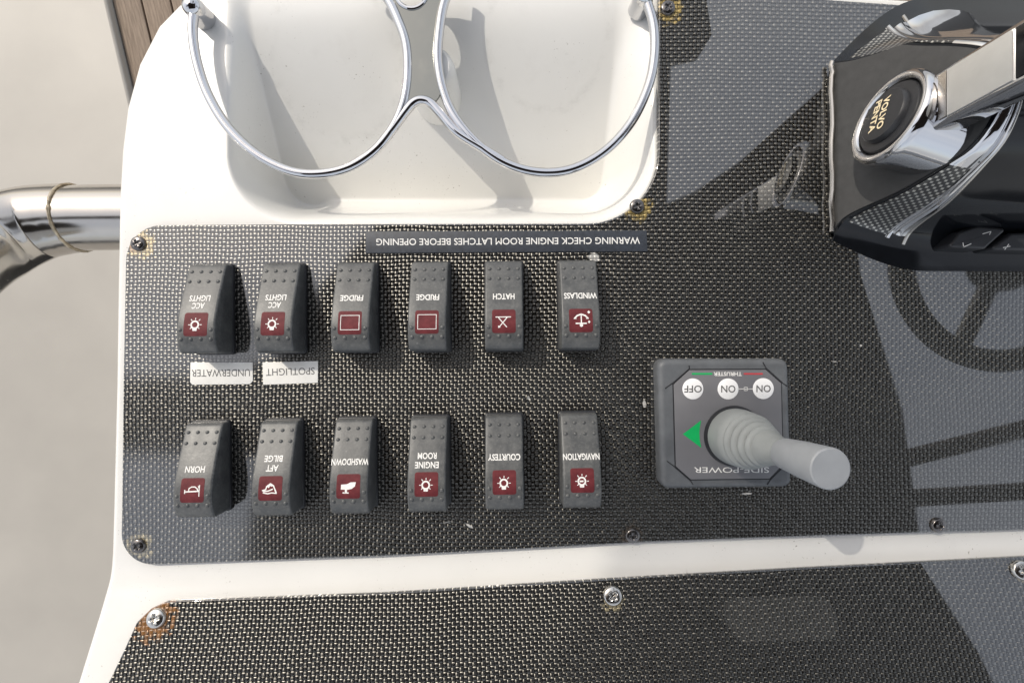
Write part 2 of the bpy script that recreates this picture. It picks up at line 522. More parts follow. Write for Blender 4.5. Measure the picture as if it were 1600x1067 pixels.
def console_z(px, py):
    """height of the gelcoat over the dash plane, plan pixel frame"""
    px = np.asarray(px, float); py = np.asarray(py, float)
    z = np.full(np.broadcast(px, py).shape, ZP)
    t = py - hinge_y(px)
    w = 20.0
    tt = np.clip(t, -w, None)
    ramp = np.where(t < w, (tt + w) ** 2 / (4 * w), t)
    z = z + ramp * S * math.tan(HINGE_T)
    # slight roll of the strip down to the panel edge above
    # cup recess: horizontal shelf sunk into the sloping dash
    cx, cy = (XL + XR) / 2, YB - 1200
    qx = np.abs(px - cx) - ((XR - XL) / 2 - CR); qy = np.abs(py - cy) - (1200 - CR)
    dist = np.hypot(np.maximum(qx, 0), np.maximum(qy, 0)) + np.minimum(np.maximum(qx, qy), 0) - CR
    ins = -dist
    gx = np.where(qx > 0, np.maximum(qx, 0), np.where(qx > qy, 1.0, 0.0)); gy = np.where(qy > 0, np.maximum(qy, 0), np.where(qy >= qx, 1.0, 0.0))
    g = np.hypot(gx, gy) + 1e-9
    fx = (gx / g) ** 2
    wl = np.where(px < cx, 30.0, 62.0)
    wall = fx * wl + (1 - fx) * 88.0
    q = (py - 14) / 286.0
    depth = np.minimum(0.5 * (q + np.sqrt(q * q + 0.03)), 1.05) * 0.056
    # rounded brow then wall then fillet
    s = smooth(ins / wall)
    z = np.where(ins > 0, z - depth * s, z)
    return z

def left_edge(py):
    ys = np.array([-260, -160, -60, -20, 0, 35, 95, 165, 230, 300, 450, 600, 800, 870, 910, 960, 1010, 1060, 1110, 1180, 1300])
    xs = np.array([430, 395, 335, 306, 289, 255, 224, 205, 197, 193, 190, 188, 183, 181, 178, 172, 165, 158, 150, 138, 118])
    return np.interp(py, ys, xs) - 17.0

def unproj(px, py, off=0.0):
    """plan position of what is seen at (px,py) lying on the console surface + off"""
    bx, by = px, py
    for _ in range(8):
        z = float(console_z(bx, by)) + off
        f = (D - z) / D
        bx, by = 800 + (px - 800) * f, 533.5 + (py - 533.5) * f
    return bx, by, float(console_z(bx, by)) + off

def top_edge(px):
    return np.interp(px, [1000, 1030, 1250, 1330, 1445, 1510, 1600, 1720, 1800], [-54, -48, -21, -12, -6, 1, 11, 30, 42])

def grid_faces(nr, nc, off=0):
    return [(off + i * nc + j, off + i * nc + j + 1, off + (i + 1) * nc + j + 1, off + (i + 1) * nc + j) for i in range(nr - 1) for j in range(nc - 1)]

def build_console():
    V = []; F = []
    # left block: rows follow the rounded left edge
    ys = np.concatenate([np.arange(-260, 0, 8.0), np.arange(0, 380, 2.5), np.arange(380, 880, 8.0), np.arange(880, 960, 2.5), np.arange(960, 1305, 6.0)])
    ke = np.linspace(0, 1, 9)
    R = 10.0
    xe = R * (1 - np.cos(ke * math.pi / 2)); ze = R * (1 - np.sin(ke * math.pi / 2))
    mid = np.concatenate([np.linspace(R + 2, 150, 40), np.linspace(152, 240, 45)[1:], np.linspace(242, 680, 90)[1:], np.linspace(682, 860, 70)[1:]])
    nc = 2 + len(ke) + len(mid)
    for y in ys:
        xl = float(left_edge(y))
        span = (1075 - xl) / 860.0
        pxs = np.concatenate([[xl - 6, xl - 2], xl + xe, xl + mid * (1075 - xl) / 860.0])
        zz = console_z(pxs, np.full_like(pxs, y))
        zz[2:2 + len(ke)] -= ze * S
        zz[1] = zz[2] - 0.02; zz[0] = zz[2] - 0.16
        for x, z in zip(pxs, zz):
            V.append(B(x, y, z))
    F += grid_faces(len(ys), nc)
    # right block: rows follow the upper edge of the dash
    off = len(V)
    xs = np.arange(1074, 1800, 12.0)
    rows = 0
    e = [-6, -2] + list(xe[:]) + list(np.linspace(R + 4, 800, 60)) 
    R2 = 6.0
    e = [-4, -1] + list(R2 * (1 - np.cos(ke * math.pi / 2))) + list(np.linspace(R2 + 3, 800, 60))
    tot = np.array(e)
    tail = np.concatenate([np.arange(840, 960, 2.5), np.arange(960, 1305, 8.0)])
    nrows = len(tot) + len(tail)
    for i in range(nrows):
        for x in xs:
            te = float(top_edge(x))
            y = te + tot[i] if i < len(tot) else tail[i - len(tot)]
            z = float(console_z(x, y))
            if i < 2: z = ZP - R * S - (0.16 if i == 0 else 0.02)
            elif i < 2 + len(xe): z -= ze[i - 2] * S * R2 / R
            V.append(B(x, y, z))
    F += grid_faces(nrows, len(xs), off)
    return V, F

v, f = build_console()
console = mk("helm_console", v, f, M_GEL, angle=None)
tag(console, "white gelcoat helm console moulding with rounded left edge and recessed cup shelf", "console")

# moulded pillar between the two cup wells
v, f = lathe([(0.0135, -0.05), (0.0128, -0.02), (0.0124, -0.003), (0.0116, 0.002), (0.0098, 0.0040), (0.005, 0.0045)], 48, B(672, 112))
mk("cup_divider", v, f, M_GEL, console)

# side deck far below and teak sole
def slab(img, z1, z0, bev=0.0):
    pts = [I(x, y, z1) for x, y in img]
    return prism(pts, z0, z1, bev)
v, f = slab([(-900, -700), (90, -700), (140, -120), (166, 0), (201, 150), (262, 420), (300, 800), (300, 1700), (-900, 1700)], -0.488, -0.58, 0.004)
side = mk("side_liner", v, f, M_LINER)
tag(side, kind="structure")

t = NT("teak"); o_ = t.obj()
mp = t.new("ShaderNodeMapping"); mp.inputs["Scale"].default_value = (1, 0.06, 1); t.l.new(o_, mp.inputs[0])
gr = t.noise(mp.outputs[0], 420, 5, 0.65)
oi = t.new("ShaderNodeObjectInfo").outputs["Random"]
tc = t.mix(t.ramp(gr, 0.3, 0.72), c4(0.12, 0.09, 0.066), c4(0.33, 0.26, 0.195))
tc = t.mix(t.M('MULTIPLY', oi, 0.35), tc, c4(0.22, 0.15, 0.10))
t.set(Base_Color=tc, Roughness=0.75); t.bump(gr, 0.0008)
M_TEAK = t.m
M_CAULK = plain("deck_caulk", c4(0.012, 0.012, 0.012), 0.7)
v, f = prism([(-3, -3), (3, -3), (3, 3), (-3, 3)], -0.62, -0.5065)
deck = mk("teak_deck", v, f, M_CAULK, smooth=False)
tag(deck, kind="structure")
PW, PGAP = 0.0385, 0.004
pv, pf = prism(rrect(0, 0, PW, 1.3, 0.001, 1), -0.5065, -0.5, 0.0008, 2)
pm = None
ang = math.radians(13.5)
for k in range(24):
    if pm is None:
        o = mk("plank", pv, pf, M_TEAK, deck); pm = o.data
    else:
        o = bpy.data.objects.new("plank", pm); COL.objects.link(o); o.parent = deck
    p = I(170, 0, -0.5)
    cx = p.x + (k - 1) * (PW + PGAP) + PW / 2 + PGAP
    o.location = (cx - math.sin(ang) * 0.35, p.y + 0.35, 0)
    o.rotation_euler = (0, 0, ang)
for k in range(10):
    o = bpy.data.objects.new("plank", pm); COL.objects.link(o); o.parent = deck
    p = I(1700, -20, -0.5)
    o.location = (p.x - k * (PW + PGAP), p.y + 0.55, 0)
    o.rotation_euler = (0, 0, math.radians(-1.5))

# ---------------------------------------------------------------- carbon panels
def panel_outline():
    P = [(192, 600), (190, 780), (188, 884), (600, 869), (800, 859), (1000, 848), (1200, 840.5), (1400, 834), (1600, 828), (1760, 823),
         (1760, 47), (1600, 25), (1510, 15), (1400, 7), (1300, 0), (1150, -12), (1029, -28), (1029, 100), (1028, 349), (600, 350), (400, 350.5), (197, 352)]
    r = [0] * len(P)
    r[2] = 52; r[18] = 112; r[21] = 56; r[10] = 0; r[16] = 6
    pts = [B(x, y) for x, y in P]
    rr = [q * S for q in r]
    out = []
    n = len(pts)
    # corner rounding needs room, so give the long neighbours
    return round_corners(pts, rr, 14)
v, f = prism(panel_outline(), ZP, 0.0, 0.0007, 3)
panel = mk("switch_panel", v, f, M_CARBON, angle=40)
tag(panel, "upper carbon fibre dash panel carrying the rows of rocker switches", "dash panel")

# screw: domed head with a real cross recess
def screw_mesh(R=11.5 * S, H=0.0019):
    rings, seg = 16, 48
    V, F = [Vector((0, 0, H - 0.0011))], []
    for i in range(1, rings + 1):
        r = i / rings
        for k in range(seg):
            a = 2 * math.pi * k / seg
            x, y = r * math.cos(a), r * math.sin(a)
            z = H * (1 - 0.42 * r ** 2.2) if r < 0.93 else H * 0.58 * (1 - (r - 0.93) / 0.07) ** 0.5
            arm = max(abs(x), abs(y)); thin = min(abs(x), abs(y))
            tip = 0.56
            if arm < tip:
                d = max(0, min(1, (0.175 - thin) / 0.07 + (0.06 if arm < 0.25 else 0)))
                d *= max(0, min(1, (tip - arm) / 0.12))
                z -= d * 0.0011 * (1 - 0.5 * arm / tip)
            V.append(Vector((x * R, y * R, z)))
    for k in range(seg):
        F.append((0, 1 + k, 1 + (k + 1) % seg))
    for i in range(rings - 1):
        for k in range(seg):
            k2 = (k + 1) % seg
            F.append((1 + i * seg + k, 1 + (i + 1) * seg + k, 1 + (i + 1) * seg + k2, 1 + i * seg + k2))
    return V, F
sv, sf = screw_mesh()
screw0 = None
for i, (x, y) in enumerate(SCREWS_UP):
    if screw0 is None:
        o = mk("screw", sv, sf, M_SCREW, panel, angle=50); screw0 = o
    else:
        o = screw0.copy(); COL.objects.link(o); o.parent = panel
    o.location = B(x, y, 0.00005)
    o.rotation_euler = (0, 0, [0.5, 0.75, 0.3, 0.95, 0.1, 0.0, 0.6][i])

# lower panel: lies on the raised face of the dash
LOW_IMG = [(262, 938), (600, 926), (957, 903.5), (1250, 887), (1600, 869), (1780, 860), (1780, 1220), (60, 1220), (140, 1120), (172, 1060), (195, 1012), (213, 972), (236, 950)]
def low_frame():
    a = Vector(unproj(300, 1000)); b_ = Vector(unproj(1500, 1000)); c = Vector(unproj(900, 1150))
    A, Bq, Cq = B(a.x, a.y, a.z), B(b_.x, b_.y, b_.z), B(c.x, c.y, c.z)
    n = (Bq - A).cross(Cq - A)
    n = n if n.z > 0 else -n
    n.normalize()
    xax = (Bq - A).normalized(); yax = n.cross(xax)
    M = Matrix((xax, yax, n)).transposed().to_4x4()
    M.translation = A + n * 0.0030
    return M
LM = low_frame()
LMI = LM.inverted()
def on_low(px, py):                       # local point where the ray through (px,py) meets the lower panel plane
    c = Vector((0, 0, D)); d = B(px, py) - c
    n = LM.to_3x3() @ Vector((0, 0, 1)); p0 = LM.translation
    return LMI @ (c + d * ((p0 - c).dot(n) / d.dot(n)))
lst = []
for (x, y), r, c, a in zip(((240, 962), (957, 938), (1594, 893)), (35.5, 17, 14), (c4(0.24, 0.110, 0.032), TAN, TAN), (1.0, 0.8, 0.5)):
    p = on_low(x, y); lst.append((p.x, p.y, r * S, c, a))
M_CARBON_LOW = carbon("carbon_weave_lower", 6.15, math.radians(1.5), lst, ())
pts = [on_low(x, y) for x, y in LOW_IMG]
pts = round_corners([(p.x, p.y) for p in pts], [10 * S, 0, 0, 0, 0, 0, 0, 0, 0, 0, 6 * S, 6 * S, 10 * S], 6)
v, f = prism(pts, -0.0028, 0.0, 0.0006, 3)
lowp = mk("lower_panel", v, f, M_CARBON_LOW, angle=40)
lowp.matrix_world = LM
tag(lowp, "lower carbon fibre dash panel below the white strip with rusted corner", "dash panel")
for i, (x, y) in enumerate(SCREWS_LOW):
    o = bpy.data.objects.new("screw", screw0.data); COL.objects.link(o); o.parent = lowp
    p = on_low(x, y)
    o.location = (p.x, p.y, 0.00005)
    o.scale = (1.25, 1.25, 1.2)
    o.rotation_euler = (0, 0, [0.2, 0.75, 0.4][i])
    o.material_slots[0].link = 'OBJECT'
    o.material_slots[0].material = M_SCREW_BRIGHT
    if i == 0: o["label"] = "bright screw in the rust stained corner"

# ---------------------------------------------------------------- rocker switches
t = NT("worn_black_plastic"); o_ = t.obj()
oi = t.new("ShaderNodeObjectInfo").outputs["Random"]
vs = t.new("ShaderNodeVectorMath", operation='ADD'); t.l.new(o_, vs.inputs[0])
cb = t.new("ShaderNodeCombineXYZ"); t.l.new(t.M('MULTIPLY', oi, 3.0), cb.inputs[0]); t.l.new(t.M('MULTIPLY', oi, 7.0), cb.inputs[1]); t.l.new(cb.outputs[0], vs.inputs[1])
bn = t.noise(vs.outputs[0], 170, 5, 0.65); fn = t.noise(vs.outputs[0], 800, 4, 0.6)
c_ = t.mix(t.ramp(bn, 0.35, 0.7), c4(0.058, 0.061, 0.063), c4(0.108, 0.110, 0.108))
c_ = t.mix(t.M('MULTIPLY', t.ramp(fn, 0.5, 0.75), 0.35), c_, c4(0.20, 0.20, 0.19))
# fine scratches: stretched noise in two directions
for an, sd_ in ((0.7, 2.0), (-0.5, 5.0)):
    mp = t.new("ShaderNodeMapping"); mp.inputs["Rotation"].default_value = (0, 0, an); mp.inputs["Scale"].default_value = (1, 0.03, 1); mp.inputs["Location"].default_value = (sd_, 0, 0)
    t.l.new(vs.outputs[0], mp.inputs[0])
    s1 = t.ramp(t.noise(mp.outputs[0], 1500, 2, 0.5), 0.70, 0.78)
    s1 = t.M('MULTIPLY', s1, t.ramp(bn, 0.52, 0.62))
    c_ = t.mix(t.M('MULTIPLY', s1, 0.5), c_, c4(0.36, 0.36, 0.34))
t.set(Base_Color=c_, Roughness=t.M('ADD', 0.30, t.M('MULTIPLY', bn, 0.25)), Specular_IOR_Level=0.5)
t.bump(t.M('ADD', fn, bn), 0.00006, 0.8)
M_CAP = t.m
t = NT("red_lens"); o_ = t.obj()
nz = t.noise(o_, 260, 4, 0.6)
t.set(Base_Color=t.mix(t.ramp(nz, 0.3, 0.75), c4(0.080, 0.008, 0.012), c4(0.155, 0.026, 0.030)), Roughness=0.62, Specular_IOR_Level=0.3)
M_LENS = t.m

CAPW, CAPL = 28.3, 68.0
_pf = np.polyfit([68, 45, 14, -8, -36, -50, -68], [6.2, 9.0, 12.8, 15.0, 16.6, 16.2, 13.6], 4)
def cap_z(y):                       # mm over the panel at local y (pixel units, +y = image up)
    return float(np.polyval(_pf, y)) * 0.001

def cap_mesh():
    re_, r = 4.5, 3.2
    ys = []
    ea = np.linspace(0, math.pi / 2, 5)
    for a in ea: ys.append((-CAPL + re_ * (1 - math.cos(a)), re_ * (1 - math.sin(a)), 2.6 * (1 - math.sin(a))))
    for y in np.linspace(-CAPL + re_, CAPL - re_, 26)[1:-1]: ys.append((y, 0, 0))
    for a in ea[::-1]: ys.append((CAPL - re_ * (1 - math.cos(a)), re_ * (1 - math.sin(a)), 2.6 * (1 - math.sin(a))))
    V, F = [], []
    prof_n = None
    for y, dz, dw in ys:
        w = CAPW - dw
        z = cap_z(y) / S - dz
        zb = 1.7 / 1000 / S
        sec = [(-w - 0.5, zb), (-w - 0.2, zb + 0.5 * (z - r - zb)), (-w, z - r)]
        for a in np.linspace(0, math.pi / 2, 5)[1:]:
            sec.append((-w + r * (1 - math.cos(a)), z - r + r * math.sin(a)))
        sec += [(q * (w - r), z) for q in (-0.5, 0, 0.5)]
        sec += [(-x, zz) for x, zz in reversed(sec[:7])]
        prof_n = len(sec)
        for x, zz in sec:
            V.append(Vector((x * S, y * S, zz * S)))
    F += grid_faces(len(ys), prof_n)
    n = len(ys)
    F.append(tuple(range(prof_n))); F.append(tuple((n - 1) * prof_n + k for k in range(prof_n)))
    for i in range(n - 1):
        F.append((i * prof_n, i * prof_n + prof_n - 1, (i + 1) * prof_n + prof_n - 1, (i + 1) * prof_n))
    return V, F

def conform(vf, lift):
    """lay flat marks (pixel units, y up, local) on the cap"""
    return [Vector((p.x * S, p.y * S, cap_z(p.y) + lift)) for p in vf[0]], vf[1]

def subdivide_y(vf, step):
    """cut flat faces so that they can follow the curve"""
    bm = bmesh.new()
    vs = [bm.verts.new(p) for p in vf[0]]
    for q in vf[1]:
        try: bm.faces.new([vs[i] for i in q])
        except ValueError: pass
    ylo, yhi = min(p.y for p in vf[0]), max(p.y for p in vf[0])
    y = ylo + step
    while y < yhi - step * 0.3:
        bmesh.ops.bisect_plane(bm, geom=bm.verts[:] + bm.edges[:] + bm.faces[:], plane_co=(0, y, 0), plane_no=(0, 1, 0))
        y += step
    bm.verts.index_update()
    out = [v.co.copy() for v in bm.verts], [tuple(v.index for v in f_.verts) for f_ in bm.faces]
    bm.free()
    return out

def dots_mesh():
    V, F = [], []
    pos = [(x, y) for y in (55, 39.5) for x in (-21.3, -7.1, 7.1, 21.3)] + [(-22.5, -33), (22.5, -33)] + [(x, -46.5) for x in (-21.8, -7.3, 7.3, 21.8)]
    for (x, y) in pos:
        R, H = 3.0, 1.9
        prof = [(R * math.cos(a), H * math.sin(a)) for a in np.linspace(0, math.pi / 2 * 0.97, 5)]
        v1, f1 = lathe([(r * S, h * S) for r, h in prof], 12, Vector((x * S, y * S, cap_z(y) - 0.00005)))
        V, F = join((V, F), (v1, f1))
    return V, F

def bulb(u=160.0, bar=False):
    parts = [ringmark(-4, 3, 19, 30), fillpoly([(-20, 26), (12, 26), (10, 45), (-18, 45)])]
    for a_, b_ in (((-2, -43), (-2, -33)), ((-32, -34), (-25, -25)), ((29, -34), (22, -25)), ((-48, 3), (-37, 3)), ((42, 3), (31, 3)), ((-34, 30), (-27, 23)), ((28, 30), (21, 23))):
        parts.append(stroke([a_, b_], 5))
    if bar: parts.append(fillpoly([(-22, -2), (10, -2), (4, 9), (-16, 9)]))
    return scale2(join(*parts), 34.0 / u)

def icon(kind):
    if kind == "bulb": return bulb()
    if kind == "bulbbar": return bulb(bar=True)
    if kind == "box": return scale2(stroke([(-49, -40), (51, -40), (51, 38), (-49, 38)], 3.2, True), 34 / 126)
    if kind == "hatch":
        return scale2(join(stroke([(-43, -23), (37, -23)], 5), stroke([(19, -22), (-26, 32)], 5), stroke([(-28, -18), (15, 31)], 5), fillpoly([(-31, 22), (-17, 33), (-31, 36)])), 34 / 126)
    if kind == "anchor":
        p = [stroke([(-34, -12), (-20, -26), (2, -34), (24, -26), (38, -12)], 8), stroke([(2, -32), (2, 24)], 6), stroke([(-27, 16), (29, 16)], 7),
             ringmark(2, 26, 0.1, 9), fillpoly([(-40, -8), (-26, -22), (-24, -8)]), fillpoly([(43, -8), (30, -22), (28, -8)]),
             fillpoly([(44, -54), (52, -45), (44, -36), (36, -45)]), fillpoly([(44, 0), (51, 8), (44, 17), (37, 8)])]
        return scale2(join(*p), 34 / 126)
    if kind == "horn":
        p = [stroke([(49, -34), (49, 38)], 6), stroke([(-50, 8), (48, 4)], 9), stroke([(-50, -4), (-50, 18)], 7),
             stroke([(-24, 6), (-22, -14), (-6, -24), (18, -24), (34, -12), (42, 2)], 7), stroke([(40, -30), (49, -10)], 5)]
        return scale2(join(*p), 34 / 160)
    if kind == "bilge":
        p = [stroke([(-52, 12), (-30, 6), (-24, -14), (0, -32), (22, -18), (42, 26)], 9), stroke([(-46, 27), (-16, 33), (10, 28), (44, 31)], 8),
             stroke([(-44, 18), (-14, 16), (16, 4)], 8), fillpoly([(-20, -12), (0, -36), (22, -20), (10, -14), (0, -18), (-10, -4)])]
        return scale2(join(*p), 34 / 160)
    if kind == "tap":
        p = [fillpoly([(-50, -14), (-12, -16), (16, -28), (52, -29), (46, -2), (26, 14), (-2, 20), (-50, 18)]), fillpoly([(-22, 18), (-8, 18), (-8, 40), (-22, 38)]),
             fillpoly([(-38, 36), (4, 38), (4, 46), (-38, 44)])]
        return scale2(join(*p), 34 / 160)

cap_me = mk("rocker_cap", *cap_mesh(), M_CAP, angle=42)
dot_me = mk("grip_dots", *dots_mesh(), M_CAP, angle=60)
lv, lf = join(*[([Vector((p[0], p[1], 0)) for p in rrect(0, 0, 34.5, 34.5, 4, 4)], [tuple(range(20))])])
lens_flat = subdivide_y(([Vector((p[0], p[1] - 0, 0)) for p in rrect(0, -25, 34.5, 34.5, 3.5, 4)], [tuple(range(20))]), 4)
lv, lf = conform(lens_flat, 0.00007)
# give the lens its thickness
nl = len(lv)
bm = bmesh.new(); vs = [bm.verts.new(p) for p in lv]
for q in lf: bm.faces.new([vs[i] for i in q])
ex = bmesh.ops.extrude_face_region(bm, geom=bm.faces[:])
for q in [g for g in ex["geom"] if isinstance(g, bmesh.types.BMVert)]: q.co.z -= 0.0004
bm.verts.index_update()
lv, lf = [q.co.copy() for q in bm.verts], [tuple(q.index for q in f_.verts) for f_ in bm.faces]
bm.free()
lens_me = mk("lens", lv, lf, M_LENS, angle=30)
base_me = mk("bezel", *prism([(p[0] * S, p[1] * S) for p in rrect(0, 0, 61, 141, 5, 4)], 0.00005, 0.0021, 0.0008, 3), M_BLACK, angle=40)
PROTO = [("bezel", base_me), ("rocker_cap", cap_me), ("grip_dots", dot_me), ("lens", lens_me)]

def text_lines(lines):
    """lines: (body, width, cx, cy) in local pixel units, printed upside down in the photo"""
    return join(*[move2(flip(text2d(b_, w_, 9.0, 0.022)), cx_, cy_) for b_, w_, cx_, cy_ in lines])

TOP = [("ACC LIGHTS just above the UNDERWATER sticker", [("LIGHTS", 31, 0, 14), ("ACC", 18.5, 0, 2.5)], "bulb"),
       ("ACC LIGHTS just above the SPOTLIGHT sticker", [("LIGHTS", 31, 0, 14), ("ACC", 18.5, 0, 2.5)], "bulb"),
       ("FRIDGE, the one beside ACC LIGHTS", [("FRIDGE", 34, 0, 12)], "box"),
       ("FRIDGE, the one beside HATCH", [("FRIDGE", 34, 0, 12)], "box"),
       ("HATCH with crossed lines symbol", [("HATCH", 32, 0, 12)], "hatch"),
       ("WINDLASS with white anchor symbol", [("WINDLASS", 49, 1, 12)], "anchor")]
BOT = [("HORN with horn symbol, in the bottom left corner", [("HORN", 29, 0, 4)], "horn"),
       ("AFT BILGE with pump symbol", [("BILGE", 27, 0, 16), ("AFT", 18, 0, 3)], "bilge"),
       ("WASHDOWN with white tap symbol", [("WASHDOWN", 55, 0, 9)], "tap"),
       ("ENGINE ROOM with lamp symbol", [("ROOM", 28, 0, 14.5), ("ENGINE", 35, 0, 2)], "bulb"),
       ("COURTESY with lamp symbol", [("COURTESY", 48, 0, 10)], "bulb"),
       ("NAVIGATION with barred lamp symbol", [("NAVIGATION", 54, 0, 8)], "bulbbar")]
first = True
for row, items in ((0, TOP), (1, BOT)):
    for i, (lab, lines, ik) in enumerate(items):
        if row == 0: bx, by = 337.5 + 112.6 * i, 483.5 - 1.15 * i
        else: bx, by = 332.5 + 114.0 * i, 726 - 2.9 * i
        root = empty("rocker_switch", B(bx, by, 0.0))
        root.rotation_euler = (0, 0, math.radians(0.5 if row == 0 else 0.8))
        tag(root, "worn black rocker switch marked " + lab, "switch", "rocker switches on the carbon panel")
        for nm, src in PROTO:
            if first: o = src
            else:
                o = src.copy(); COL.objects.link(o)
            o.parent = root
            if nm == "grip_dots": o["kind"] = "stuff"
        v, f = conform(subdivide_y(text_lines(lines), 2.5), 0.00010)
        mk("lettering", v, f, M_WHITE_INK, root, smooth=False)
        v, f = conform(subdivide_y(move2(icon(ik), 0, -25), 3), 0.00013)
        mk("symbol", v, f, M_WHITE_INK, root, smooth=False)
        first = False

# ---------------------------------------------------------------- stickers
def sticker(name, quad, thick, mat, text, tw, th, tcx, tcy, ink, label, rot=0.0, bold=0.0):
    pts = [B(x, y) for x, y in quad]
    c = sum(pts, Vector()) / len(pts)
    v, f = prism([(p.x - c.x, p.y - c.y) for p in pts], 0.00002, thick, thick * 0.4, 2)
    o = mk(name, v, f, mat, angle=30)
    o.location = c
    tag(o, label, "label")
    tv, tf = flip(text2d(text, tw * S, th * S, bold))
    R = Matrix.Rotation(rot, 4, 'Z'); q = B(tcx, tcy) - c
    mk("lettering", [R @ p + Vector((q.x, q.y, thick + 0.00004)) for p in tv], tf, ink, o, smooth=False)
    return o
sticker("label_sticker", [(298, 566), (395, 566), (395.5, 595), (391, 600), (301, 601), (297.5, 597)], 0.0003, M_STICKER, "UNDERWATER", 91, 11, 345.5, 582.5, M_GREY_INK,
        "white sticker printed UNDERWATER below the first ACC LIGHTS switch", 0.01)
sticker("label_sticker", [(410.5, 566), (497, 564), (497, 598), (411.5, 601)], 0.0003, M_STICKER, "SPOTLIGHT", 76, 11, 454, 580.5, M_GREY_INK,
        "white sticker printed SPOTLIGHT below the second ACC LIGHTS switch", 0.03)
M_WARN = plain("dark_label", c4(0.034, 0.040, 0.052), 0.55, noise_amt=0.25, scale=500, bump=0.00003, bscale=1500)
sticker("warning_label", [(571.4, 361.8), (1010, 360.4), (1011.5, 393.2), (571.6, 396.2)], 0.0006, M_WARN, "WARNING CHECK ENGINE ROOM LATCHES BEFORE OPENING", 411, 10.5, 794, 377.5, M_WHITE_INK,
        "long dark label printed WARNING CHECK ENGINE ROOM LATCHES BEFORE OPENING", 0.006, 0.008)

# ---------------------------------------------------------------- cup holder
ZR = 0.0065
ch = empty("cup_holder", I(655, 90, ZR))
tag(ch, "polished stainless double ring cup holder above the white recess", "cup holder")
def local(vf, root):
    return [p - root.location for p in vf[0]], vf[1]
RT = 7.4 * S * (D - ZR) / D
def ipath(pts, z=ZR): return [I(x, y, z) for x, y in pts]
left_ring = catmull(ipath([(304, 14), (301, 50), (308, 98), (326, 150), (357, 200), (402, 242), (452, 267), (498, 272), (545, 262), (585, 236), (614, 200), (631, 160), (637, 118), (635, 72), (623, 34), (603, -4), (566, -40)]), 8)
right_ring = catmull(ipath([(1007, -8), (1021, 40), (1022, 90), (1012, 138), (986, 192), (946, 236), (896, 264), (846, 270), (796, 258), (749, 228), (711, 184), (692, 140), (684, 92), (687, 44), (694, 6), (712, -40)]), 8)
for pth in (left_ring, right_ring):
    v, f = tube(pth, RT, 20)
    mk("ring", *local((v, f), ch), M_CHROME, ch)
vjoin = catmull(ipath([(548, 261), (584, 237), (612, 204), (632, 177), (645, 162), (658, 157), (673, 162), (690, 180), (714, 207), (752, 231), (786, 252)]), 8)
v, f = tube(vjoin, RT * 1.0, 16)
mk("joining_bar", *local((v, f), ch), M_CHROME, ch)
web_outline = [(603, -4), (623, 34), (635, 72), (637, 118), (631, 160), (640, 168), (658, 160), (676, 168), (692, 140), (684, 92), (687, 44), (694, 6), (705, -30), (592, -30)]
hole = (641, -6, 22)
# plate with a round hole: outline in, hole out (bridged by fill)
def plate_hole(outer, hole_c, hole_r, z0, z1):
    bm = bmesh.new()
    o2 = [(p.x, p.y) for p in catmull([Vector((x, y, 0)) for x, y in outer], 4, True)]
    h2 = [(hole_c[0] + hole_r * math.cos(2 * math.pi * k / 28), hole_c[1] + hole_r * math.sin(2 * math.pi * k / 28)) for k in range(28)]
    ed = []
    for loop in (o2, h2):
        vs = [bm.verts.new((*I(x, y, z1)[:2], z1)) for x, y in loop]
        ed += [bm.edges.new((vs[i], vs[(i + 1) % len(vs)])) for i in range(len(vs))]
    bmesh.ops.triangle_fill(bm, edges=ed, use_beauty=True)
    ex = bmesh.ops.extrude_face_region(bm, geom=bm.faces[:])
    for q in [g for g in ex["geom"] if isinstance(g, bmesh.types.BMVert)]: q.co.z = z0
    bm.verts.index_update()
    out = [q.co.copy() for q in bm.verts], [tuple(q.index for q in f_.verts) for f_ in bm.faces]
    bm.free()
    return out
vf = plate_hole([(608, 0), (626, 36), (637, 74), (639, 118), (634, 152), (645, 163), (658, 160), (673, 163), (688, 146), (684, 118), (682, 92), (685, 44), (692, 6), (700, -30), (592, -30)], (643, -10), 23, ZR - 0.0008, ZR + 0.0008)
mk("web_plate", *local(vf, ch), chrome("brushed_web_metal", (0.27, 0.27, 0.245), 0.12, 0.15, 90), ch, angle=30)
loop = [I(643 + 24 * math.cos(a), -10 + 24 * math.sin(a), ZR + 0.0006) for a in np.linspace(0, 2 * math.pi, 33)]
v, f = tube(loop, 0.0011, 10, False)
mk("hole_rim", *local((v, f), ch), M_CHROME, ch)
for (x, y) in ((302, 12), (1006, -6)):
    p = I(x, y, ZR)
    v, f = lathe([(0.0052, -ZR - 0.004), (0.0048, -0.004), (0.0050, -0.0015), (0.0046, 0.0018), (0.003, 0.0038), (0.001, 0.0044)], 24, p)
    mk("stud", *local((v, f), ch), M_CHROME, ch)

# ---------------------------------------------------------------- thruster control
th = empty("thruster_control", B(1133, 664, 0))
tag(th, "square grey thruster joystick panel with white OFF and ON buttons", "joystick")
ZT = 0.0085
def tI(x, y, z=ZT): return I(x, y, z) - th.location
oc = [tI(x, y) for x, y in [(1027.5, 561.5), (1233, 560.5), (1238.5, 761.5), (1033.5, 764)]]
out = round_corners([(p.x, p.y) for p in oc], [13 * S] * 4, 8)
mk("body", *prism(out, 0.0002, ZT, 0.0026, 6), M_GREYPL, th, angle=50)
